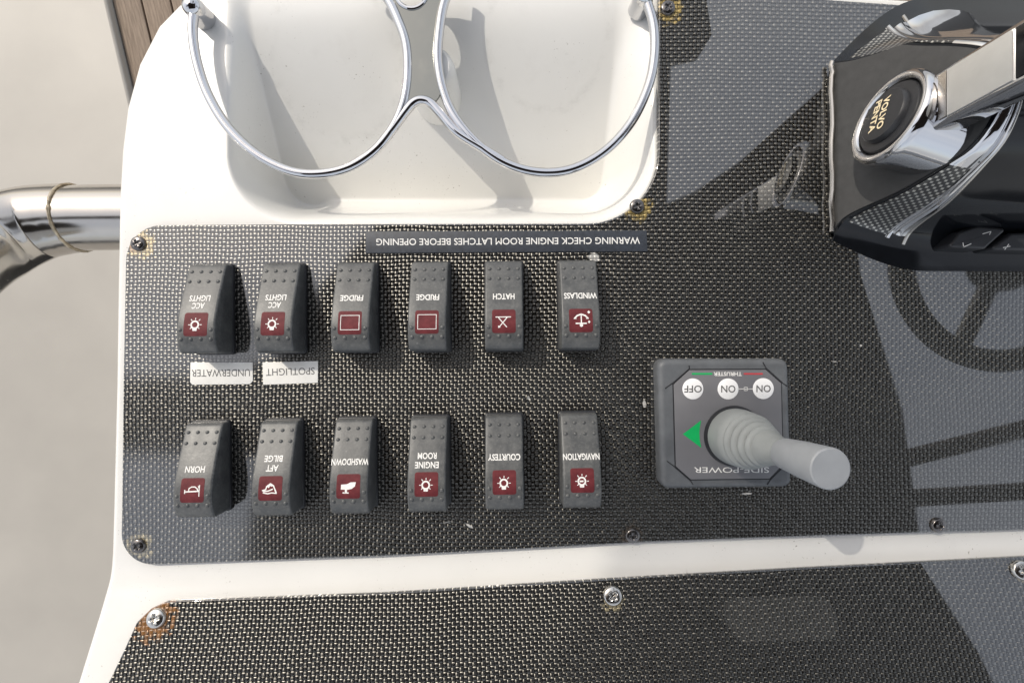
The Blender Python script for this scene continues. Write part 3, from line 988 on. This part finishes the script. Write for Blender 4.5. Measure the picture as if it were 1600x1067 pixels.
# raised straight edges between the cut corners
face = [(1077, 576.5), (1197, 576), (1222, 598), (1225, 726), (1203, 749), (1079, 750.5), (1054.5, 729), (1051, 600)]
fp = [tI(x, y, ZT + 0.0004) for x, y in face]
def edge_plate(pts, g=1.0): return [(p.x, p.y) for p in pts]
mk("face_groove", *prism(edge_plate(fp), ZT - 0.0012, ZT + 0.00012), M_BLACK, th, smooth=False)
ins = inset_poly(ccw(edge_plate(fp)), 1.6 * S)
t = NT("satin_grey_face"); o_ = t.obj()
nz = t.noise(o_, 60, 3)
t.set(Base_Color=t.mix(nz, c4(0.125, 0.125, 0.133), c4(0.165, 0.165, 0.175)), Roughness=0.42)
mk("face_plate", *prism(ins, ZT - 0.001, ZT + 0.00055, 0.0002, 2), t.m, th, angle=30)
# corner seams
def bar_between(a, b, w, z0, z1):
    d = (b - a).normalized(); nn = Vector((-d.y, d.x, 0)) * (w / 2)
    return prism([(a + nn).to_2d(), (b + nn).to_2d(), (b - nn).to_2d(), (a - nn).to_2d()], z0, z1)
for group in (((1050.5, 598.5, 1039, 607), (1050.5, 599, 1077, 576), (1077, 576, 1076.5, 571)), ((1197, 575, 1222.5, 598), (1222, 598, 1230, 603), (1197, 575.5, 1192, 566)),
              ((1225.5, 727, 1203, 750), (1203, 750, 1199, 757)), ((1054, 729.5, 1079, 751), (1054, 729, 1042, 720), (1079, 751, 1083, 757))):
    seams = [bar_between(tI(ax, ay), tI(bx, by), 1.3 * S, ZT - 0.0006, ZT + 0.00016 + 0.00001 * k) for k, (ax, ay, bx, by) in enumerate(group)]
    mk("corner_seam", *join(*seams), M_BLACK, th, smooth=False)
ZF = ZT + 0.00055
for (x, y, s_) in ((1082.5, 607.5, "OFF"), (1137.5, 607.5, "ON"), (1192.5, 607, "ON")):
    p = tI(x, y, ZF)
    v, f = lathe([(0.0049, 0.0), (0.0049, 0.00015), (0.0046, 0.00028), (0.001, 0.0003)], 40, p)
    b_ = mk("button", v, f, M_BUTTON, th, angle=50)
    tv, tf = flip(text2d(s_, (28 if s_ == "OFF" else 23) * S * 0.94, 11.5 * S * 0.94, 0.012))
    mk("lettering", [q + Vector((p.x, p.y, p.z + 0.00036)) for q in tv], tf, M_GREY_INK, b_, smooth=False)
def flat_on(vf, x, y, z, mat, name):
    p = tI(x, y, z)
    return mk(name, [Vector((q.x + p.x, q.y + p.y, p.z)) for q in vf[0]], vf[1], mat, th, smooth=False)
ss = S * 0.965
flat_on(join(scale2(stroke([(-11.5, 0), (11.5, 0)], 0.9), ss), scale2(stroke([(-2.6, -2.6), (2.6, -2.6), (2.6, 2.6), (-2.6, 2.6)], 0.9, True), ss)), 1165.3, 607.5, ZF + 0.00006, M_WHITE_INK, "link_mark")
flat_on(flip(text2d("THRUSTER", 44 * ss, 6.2 * ss, 0.02)), 1137, 584.2, ZF + 0.00006, M_WHITE_INK, "lettering")
flat_on(scale2(stroke([(-15, 0), (15, 0)], 2.6), ss), 1097, 584, ZF + 0.00006, M_GREEN, "green_bar")
flat_on(scale2(stroke([(-14, 0), (14, 0)], 2.6), ss), 1177, 584, ZF + 0.00006, M_RED, "red_bar")
flat_on(scale2(fillpoly([(-15.5, 1), (13, -20.5), (11, -10), (10.2, 0), (11, 11), (13.2, 22.5)]), ss), 1082.5, 677, ZF + 0.00006, M_GREEN, "arrow_mark")
flat_on(flip(text2d("SIDE-POWER", 117 * ss, 8.6 * ss, 0.0)), 1143, 734, ZF + 0.00006, M_WHITE_INK, "lettering")
# joystick
jb = tI(1147, 681, ZF); jb.z = ZF
lean = Vector((0.048, 0.020, 1)).normalized()
v, f = lathe([(0.0142, 0.0), (0.0140, 0.0007), (0.0128, 0.0010)], 48, jb)
mk("base_ring", v, f, M_BLACK, th, angle=40)
prof = [(0.0130, 0.0008), (0.0131, 0.004), (0.0128, 0.009), (0.0124, 0.0125)]
r, h = 0.0122, 0.0135
for k in range(4):
    for q in range(7):
        a = q / 6 * math.pi
        prof.append((r - 0.0014 + 0.0015 * math.sin(a), h + 0.0033 * q / 6))
    h += 0.0038; r -= 0.00125
    prof.append((r - 0.0017, h - 0.0002))
prof += [(0.0074, h + 0.0012), (0.0066, h + 0.004), (0.0056, h + 0.008), (0.0047, h + 0.011), (0.0045, h + 0.013)]
v, f = lathe(prof, 56, jb, lean)
mk("bellows", v, f, M_RUBBER, th, angle=60)
hk = h + 0.0115
prof = [(0.0046, hk), (0.0056, hk + 0.0006), (0.0060, hk + 0.0018), (0.0067, hk + 0.012), (0.00725, hk + 0.0265), (0.0071, hk + 0.0274), (0.0066, hk + 0.0278)]
v, f = lathe(prof, 56, jb, lean)
mk("stick_knob", v, f, M_KNOB, th, angle=40)

# ---------------------------------------------------------------- engine control
ec = empty("engine_control", B(1480, 230, 0))
tag(ec, "chrome and black engine control lever housing with round VOLVO PENTA hub", "throttle")
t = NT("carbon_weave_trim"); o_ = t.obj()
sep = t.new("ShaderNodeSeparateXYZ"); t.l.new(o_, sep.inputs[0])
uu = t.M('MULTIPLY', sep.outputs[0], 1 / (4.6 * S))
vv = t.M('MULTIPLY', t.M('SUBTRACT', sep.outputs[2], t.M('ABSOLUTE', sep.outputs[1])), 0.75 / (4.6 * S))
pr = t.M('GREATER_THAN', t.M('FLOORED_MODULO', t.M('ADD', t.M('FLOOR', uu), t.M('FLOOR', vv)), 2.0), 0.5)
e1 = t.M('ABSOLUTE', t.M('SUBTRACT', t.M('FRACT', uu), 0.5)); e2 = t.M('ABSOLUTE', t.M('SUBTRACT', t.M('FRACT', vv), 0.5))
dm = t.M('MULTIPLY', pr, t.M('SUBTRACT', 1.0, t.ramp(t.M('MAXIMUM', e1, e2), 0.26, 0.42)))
t.set(Base_Color=t.mix(dm, c4(0.018, 0.018, 0.018), c4(0.50, 0.49, 0.45)), Metallic=t.M('MULTIPLY', dm, 0.8), Roughness=0.38, Coat_Weight=0.7, Coat_Roughness=0.04)  # pale weave dots put the fibre glints into the colour
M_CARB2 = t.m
YC = 212.0
PROF = [(-66, 0.0), (-61, 1.5), (-55, 4.0), (-50, 8), (-46.5, 15), (-42, 27), (-37, 36), (-31, 45), (-24, 54), (-16, 59), (-8, 61.5), (0, 62)]
PROF = PROF + [(6, 60), (12, 54.5), (18, 46), (24, 36), (31, 26), (39, 17), (47, 10.5), (55, 6), (62, 2.5), (67, 0)]
PROFS = [(p.x, p.y) for p in catmull([Vector((y, z, 0)) for y, z in PROF], 4)]
def arch(x0, x1, sel, proud=0.0, draft=1.12, n=3, xprof=None):
    """strip of the housing between two plan x (pixels); sel picks the part of the profile by (y,z)"""
    pts = [(y, z) for y, z in PROFS if sel(y, z)]
    V, F = [], []
    stations = xprof or [(x0 + (x1 - x0) * k / n, proud) for k in range(n + 1)]
    for xs_, pr in stations:
        for i, (y, z) in enumerate(pts):
            a = pts[max(i - 1, 0)]; b = pts[min(i + 1, len(pts) - 1)]
            tx, ty = b[0] - a[0], b[1] - a[1]; L = math.hypot(tx, ty) + 1e-9
            ny_, nz_ = -ty / L, tx / L
            yy, zz = y + ny_ * pr, z + nz_ * pr
            x = xs_ + 1.3 * max(zz, 0) * max(0.0, 1 - (xs_ - 1301) / 97.0)
            k0 = 0.62 if yy < 0 else 0.22
            k = k0 + (1 - k0) * math.sin(math.pi / 2 * min(1.0, max(0.0, (xs_ - 1301) / 150.0)))
            if abs(yy) > 27: yy = math.copysign(27 + (abs(yy) - 27) * k, yy)
            V.append(B(x, YC, 0) + Vector((0, yy * 0.001, max(zz, 0.0) * 0.001)) - ec.location)
    F += grid_faces(len(stations), len(pts))
    return V, F, len(pts)
# housing core with its end face
V, F, n_ = arch(0, 0, lambda y, z: True, xprof=[(q, 0.0) for q in (1301, 1312, 1324, 1336, 1348, 1360, 1374, 1386, 1398, 1410, 1420, 1430, 1440, 1451, 1500, 1600, 1760)])
k0 = len(V)
F.append(tuple(range(n_)))
mk("housing", V, F, M_GLOSSBLACK, ec, angle=40)
# grey end plate lying on the inclined face
def face_pt(y, z, out=0.0):
    if abs(y) > 27: y = math.copysign(27 + (abs(y) - 27) * (0.62 if y < 0 else 0.22), y)
    return B(1301 + 1.3 * z, YC, 0) + Vector((-out, y * 0.001, z * 0.001)) - ec.location
inner = [(y * 0.985, max(z - 1.2, 0.4)) for y, z in PROFS if z > 0.3]
Vp = [face_pt(y, z, 0.0008) for y, z in inner]; n2 = len(Vp)
Vp += [face_pt(y, z, -0.001) for y, z in inner]
Fp = [tuple(range(n2))] + [(i, i + 1, n2 + i + 1, n2 + i) for i in range(n2 - 1)] + [(n2 - 1, 0, n2, 2 * n2 - 1)]
mk("end_plate", Vp, Fp, plain("charcoal_plate", c4(0.050, 0.050, 0.050), 0.6, noise_amt=0.15, scale=250), ec, smooth=False)
# worn bright edge along the foot of the end face
ep = [face_pt(y, 0.0, 0.0022) + Vector((0, 0, 0.0006)) for y in np.linspace(-60, 60, 16)]
v, f = tube([Vector((p.x + 0.0004 * math.sin(i * 1.7), p.y, p.z + 0.0022)) for i, p in enumerate(ep)], 0.0011, 8)
mk("worn_edge", v, f, M_STEEL, ec)
# carbon trims on both shoulders
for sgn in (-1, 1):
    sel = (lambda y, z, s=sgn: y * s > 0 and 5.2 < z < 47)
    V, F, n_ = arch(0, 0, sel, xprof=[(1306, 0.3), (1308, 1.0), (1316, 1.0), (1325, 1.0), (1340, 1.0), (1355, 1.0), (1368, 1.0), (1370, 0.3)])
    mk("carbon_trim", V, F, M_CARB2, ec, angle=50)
    sel = (lambda y, z, s=sgn: y * s > 0 and (4.6 < z < 49))
    V, F, n_ = arch(0, 0, sel, xprof=[(1369, 0.2), (1370, 1.3), (1372, 1.6), (1374, 1.3), (1375, 0.2)])
    mk("trim_strip", V, F, M_CHROME, ec, angle=60)
V, F, n_ = arch(0, 0, lambda y, z: z > 6.0, xprof=[(1375, 0.2), (1376, 1.4), (1378, 2.0), (1381, 2.4), (1384, 2.4), (1387, 2.0), (1390, 1.6), (1394, 1.5), (1397, 1.2), (1398, 0.2)])
mk("chrome_arch", V, F, M_CHROME, ec, angle=70)
V, F, n_ = arch(0, 0, lambda y, z: y > 4 and z > 6.5, xprof=[(1397, 0.3), (1400, 1.5), (1412, 2.6), (1432, 3.4), (1455, 3.6), (1478, 3.0), (1494, 1.6), (1499, 0.2)])
mk("chrome_shoulder", V, F, M_CHROME, ec, angle=70)
V, F, n_ = arch(0, 0, lambda y, z: z > 3.5, xprof=[(1398.5, 0.1), (1399, 0.7), (1401, 0.9), (1403, 0.7), (1403.5, 0.1)])
mk("trim_line", V, F, M_STEEL, ec, angle=70)
V, F, n_ = arch(0, 0, lambda y, z: z > 44, xprof=[(1302, 0.2), (1304, 1.2), (1320, 1.4), (1345, 1.5), (1366, 1.5), (1376, 0.6)])
mk("chrome_crown", V, F, M_CHROME, ec, angle=70)
# hub: chrome drum facing the helm, black cap with gold lettering
ax = Vector((-0.965, 0.26, 0.10)).normalized()
hc = B(1392, 0, 0); HZ = 0.038
hub = I(1392, 185, HZ) - ec.location
hub0 = hub - ax * 0.0
v, f = lathe([(r_ * 0.86, h_) for r_, h_ in [(0.0205, -0.030), (0.0215, -0.006), (0.0222, -0.002), (0.0222, 0.0), (0.0214, 0.0018), (0.0196, 0.0024), (0.0178, 0.0016), (0.0172, 0.0), (0.0170, -0.004), (0.002, -0.0042)]], 72, hub0, ax)
mk("hub_ring", v, f, M_CHROME, ec, angle=50)
v, f = lathe([(r_ * 0.86, h_) for r_, h_ in [(0.0171, -0.004), (0.0170, 0.0005), (0.0162, 0.0016), (0.0140, 0.0020), (0.0128, 0.0021), (0.0126, 0.0035), (0.0118, 0.0044), (0.008, 0.0050), (0.001, 0.0053)]], 64, hub0, ax)
cap = mk("hub_cap", v, f, M_BLACK, ec, angle=40)
up = Vector((0, 0, 1)); lx = Vector((0, -1, 0)); ly = -ax.cross(lx).normalized()
if ly.z < 0: ly = -ly
lx = Vector((0, 1, 0))
txt = join(move2(text2d("VOLVO", 0.0138, 0.0033, 0.03), 0, 0.0020), move2(text2d("PENTA", 0.0138, 0.0033, 0.03), 0, -0.0022))
hub_v = (Vector((0, 0, 1)) - ax * ax.z).normalized(); hub_u = hub_v.cross(ax)
def hubtext(p):
    r2 = (p.x ** 2 + p.y ** 2) ** 0.5
    return hub0 + ax * (0.00545 - 0.0003 * (r2 / 0.008) ** 2 * 0.9) + hub_u * p.x + hub_v * p.y
mk("lettering", [hubtext(p) for p in txt[0]], txt[1], M_GOLD, cap, smooth=False)
# lever arm rising from the hub
la = Vector((0.02, 0.02, 1)).normalized()
lo = hub + Vector((0.0085, -0.001, 0.0))
def lever_box(z0, z1, wy0, wy1, x0, x1, bev, mat, name, parent):
    secs = []
    V, F = [], []
    for z, wy in ((z0, wy0), (z1, wy1)):
        pr = rrect((x0 + x1) / 2, 0, x1 - x0, wy, bev, 4)
        for (x, y) in pr:
            V.append(lo + la * z + Vector((x, y, 0)))
    n = len(V) // 2
    for k in range(n): F.append((k, (k + 1) % n, n + (k + 1) % n, n + k))
    F.append(tuple(range(n))); F.append(tuple(range(n, 2 * n)))
    return mk(name, V, F, mat, parent, angle=50)
lever = lever_box(0.010, 0.125, 0.021, 0.020, -0.0045, 0.0085, 0.002, M_CHROME, "lever_arm", ec)
M_PALE = plain("satin_silver", c4(0.62, 0.62, 0.60), 0.35, metal=0.6, noise_amt=0.06, scale=90)
lever_box(0.019, 0.0225, 0.017, 0.017, -0.0052, -0.004, 0.0003, M_STEEL, "lever_collar", lever)
lever_box(0.0228, 0.047, 0.0172, 0.0166, -0.0052, -0.004, 0.0003, M_PALE, "lever_plate", lever)
lever_box(0.048, 0.100, 0.0165, 0.016, -0.0050, -0.004, 0.0003, M_GLOSSBLACK, "trim_switch", lever)
for zz in (0.053, 0.066):
    v, f = tube([lo + la * zz + Vector((-0.0056, -0.007, 0)), lo + la * (zz + 0.001) + Vector((-0.0062, 0, 0)), lo + la * zz + Vector((-0.0056, 0.007, 0))], 0.0011, 10)
    mk("trim_button", v, f, M_CHROME, lever)
# key pad on the lower skirt
def on_ec(x, y, z): return I(x, y, z) - ec.location
for quad, marks in (([(1482, 386), (1499, 362), (1527, 352), (1576, 357), (1540, 389)], "a"), ([(1545, 390), (1580, 364), (1640, 362), (1640, 392)], "b")):
    zk = 0.0135
    pts = [on_ec(x, y, zk) for x, y in quad]
    pts2 = round_corners([(p.x, p.y) for p in pts], [0.0012] * len(pts), 4)
    kp = mk("key", *prism(pts2, 0.003, zk, 0.0012, 3), M_BLACK, ec, angle=45)
    def km(vf, x, y):
        p = on_ec(x, y, zk + 0.00006)
        return [Vector((q.x + p.x, q.y + p.y, p.z)) for q in vf[0]], vf[1]
    if marks == "a":
        m_ = join(km(scale2(stroke([(-6, 1.5), (6, -2), (4, 2.5)], 1.2), S), 1542, 364), km(scale2(stroke([(-6, -3), (-5, 3), (6, -2)], 1.3), S), 1511, 383))
    else:
        m_ = km(join(scale2(stroke([(-5, 1), (5, -1)], 1.2), S), scale2(stroke([(-3, 4), (3, -4)], 1.2), S)), 1573, 386)
    mk("key_mark", *m_, M_WHITE_INK, kp, smooth=False)

# ---------------------------------------------------------------- handrail
hr = empty("handrail", I(150, 339, -0.03))
tag(hr, "thick stainless steel handrail tube with welded bend left of the console", "handrail")
zr = -0.03
rr_ = 50 * S * (D - zr) / D
v, f = tube([I(250, 340, zr), I(200, 340, zr), I(150, 340.5, zr), I(108, 342, zr)], rr_, 40)
mk("rail_tube", *local((v, f), hr), M_STEEL, hr, angle=50)
bend = catmull([I(121, 341, zr), I(95, 343, zr), I(60, 348, zr + 0.001), I(25, 359, zr + 0.005), I(-10, 374, zr + 0.011), I(-50, 396, zr + 0.021), I(-110, 440, zr + 0.04)], 10)
v, f = tube(bend, [rr_ * (1.03 + 0.18 * min(1, i / 42)) for i in range(len(bend))], 40)
mk("rail_bend", *local((v, f), hr), M_STEEL, hr, angle=50)
M_WELD = plain("weld_bead", c4(0.52, 0.45, 0.34), 0.4, metal=0.8, noise_amt=0.4, scale=400)
wc = [I(119, 341, zr)]
v, f = [], []
loop = []
d_ = (bend[1] - bend[0]).normalized(); sx_ = d_.cross(Vector((0, 0, 1))).normalized(); sy_ = d_.cross(sx_)
rnd = random.Random(3)
for k in range(90):
    a = 2 * math.pi * k / 90
    loop.append(bend[0] + d_ * (rnd.uniform(-0.00015, 0.00015)) + (sx_ * math.cos(a) + sy_ * math.sin(a)) * rr_ * (1.022 + rnd.uniform(-0.002, 0.002)))
loop.append(loop[0])
v, f = tube(loop, [0.0007 + rnd.uniform(-0.00015, 0.00015) for _ in loop], 8, False)
mk("weld_bead", *local((v, f), hr), M_WELD, hr)

# ---------------------------------------------------------------- mirrored steering wheel, and unseen pieces added overhead for reflections and shade
def mirror_pt(px, py, h):                # where a thing at height h stands if it mirrors at (px,py) of the dash
    p = B(px, py) * (1 + h / D)
    return Vector((p.x, p.y, h))
HT = 1.0
blocker_outline = [(610, 325), (985, 330), (985, -200), (1075, -200), (1112, 55), (1096, 82), (1048, 92), (1042, 318), (1085, 300), (1160, 250), (1300, 125), (1322, 250), (1345, 430), (1410, 640), (1440, 860), (1450, 1000), (350, 1000), (385, 860), (405, 715), (-60, 700), (-60, 600), (300, 588), (430, 560), (480, 470)]
v, f = prism([mirror_pt(x, y, HT).to_2d() for x, y in blocker_outline], HT, HT + 0.04)
ht = mk("sky_blocker", v, f, M_OVERHEAD, smooth=False)  # unseen shape added to keep sky out of the mirrored panel centre
tag(ht, "unseen dark shape added overhead, mirrored in the glossy carbon panel", "sky_blocker")
for a_, b_ in (((1400, 720), (1700, 645)), ((1420, 778), (1720, 760))):
    v, f = tube([mirror_pt(*a_, HT + 0.02), mirror_pt(*b_, HT + 0.02)], 0.021, 16)
    mk("overhead_bar", v, f, M_OVERHEAD, ht)  # rods that mirror as two dark bands at the right
v, f = prism([(p.x, p.y) for p in round_corners([mirror_pt(x, y, 0).to_2d() * (1 + HT / D) for x, y in ((1074, 578), (1232, 574), (1226, 628), (1090, 632))], [0.03] * 4, 6)], HT - 0.015, HT)
mk("reflection_slab", v, f, plain("pale_slab", c4(0.78, 0.78, 0.75), 0.5, noise_amt=0.15, scale=12), ht, angle=40)  # pale slab added overhead so the lower panel mirrors a seat-like shape
hw = 0.45
wc_ = mirror_pt(1562, 410, hw)
Rw = 154 * S * (1 + hw / D)
sw = empty("steering_wheel", wc_)
tag(sw, "black steering wheel rim mirrored in the panel right of the joystick", "steering wheel")
v, f = tube([Vector((Rw * math.cos(a), Rw * math.sin(a), 0)) for a in np.linspace(0, 2 * math.pi, 65)], 0.0155, 16, False)
mk("rim", v, f, M_DARKTRIM, sw)
v, f = lathe([(0.03, -0.03), (0.04, -0.01), (0.04, 0.01), (0.03, 0.02)], 32)
mk("hub", v, f, M_DARKTRIM, sw)
for a in (math.radians(245), math.radians(5), math.radians(125)):
    v, f = tube([Vector((0.03 * math.cos(a), 0.03 * math.sin(a), 0)), Vector((Rw * math.cos(a), Rw * math.sin(a), 0))], 0.011, 12)
    mk("spoke", v, f, M_DARKTRIM, sw)
v, f = tube([Vector((0, 0, -0.03)), Vector((0.03, 0.02, -hw - 0.0))], 0.02, 16)
mk("column", v, f, M_DARKTRIM, sw)

# unseen slats added overhead to half shade the lower right of the dash
shade_outline = [(770, 1260), (774, 930), (796, 880), (835, 700), (880, 610), (965, 548), (1060, 510), (1300, 560), (1460, 490), (1720, 440), (1900, 440), (1900, 1260)]
sh = sunv / sunv.z * HT
lp = [(B(x, y) + sh).to_2d() for x, y in shade_outline]
ylo, yhi = min(p.y for p in lp), max(p.y for p in lp)
VF = ([], [])
y = ylo
while y < yhi:
    xs_ = []
    for i in range(len(lp)):
        p, q = lp[i - 1], lp[i]
        if (p.y - y) * (q.y - y) < 0: xs_.append(p.x + (q.x - p.x) * (y - p.y) / (q.y - p.y))
    xs_.sort()
    for k in range(0, len(xs_) - 1, 2):
        VF = join(VF, prism([(xs_[k], y), (xs_[k + 1], y), (xs_[k + 1], y + 0.0036), (xs_[k], y + 0.0036)], HT + 0.05, HT + 0.0506))
    y += 0.008
sb = mk("shade_slats", *VF, M_OVERHEAD, ht, smooth=False)
sb["kind"] = "stuff"
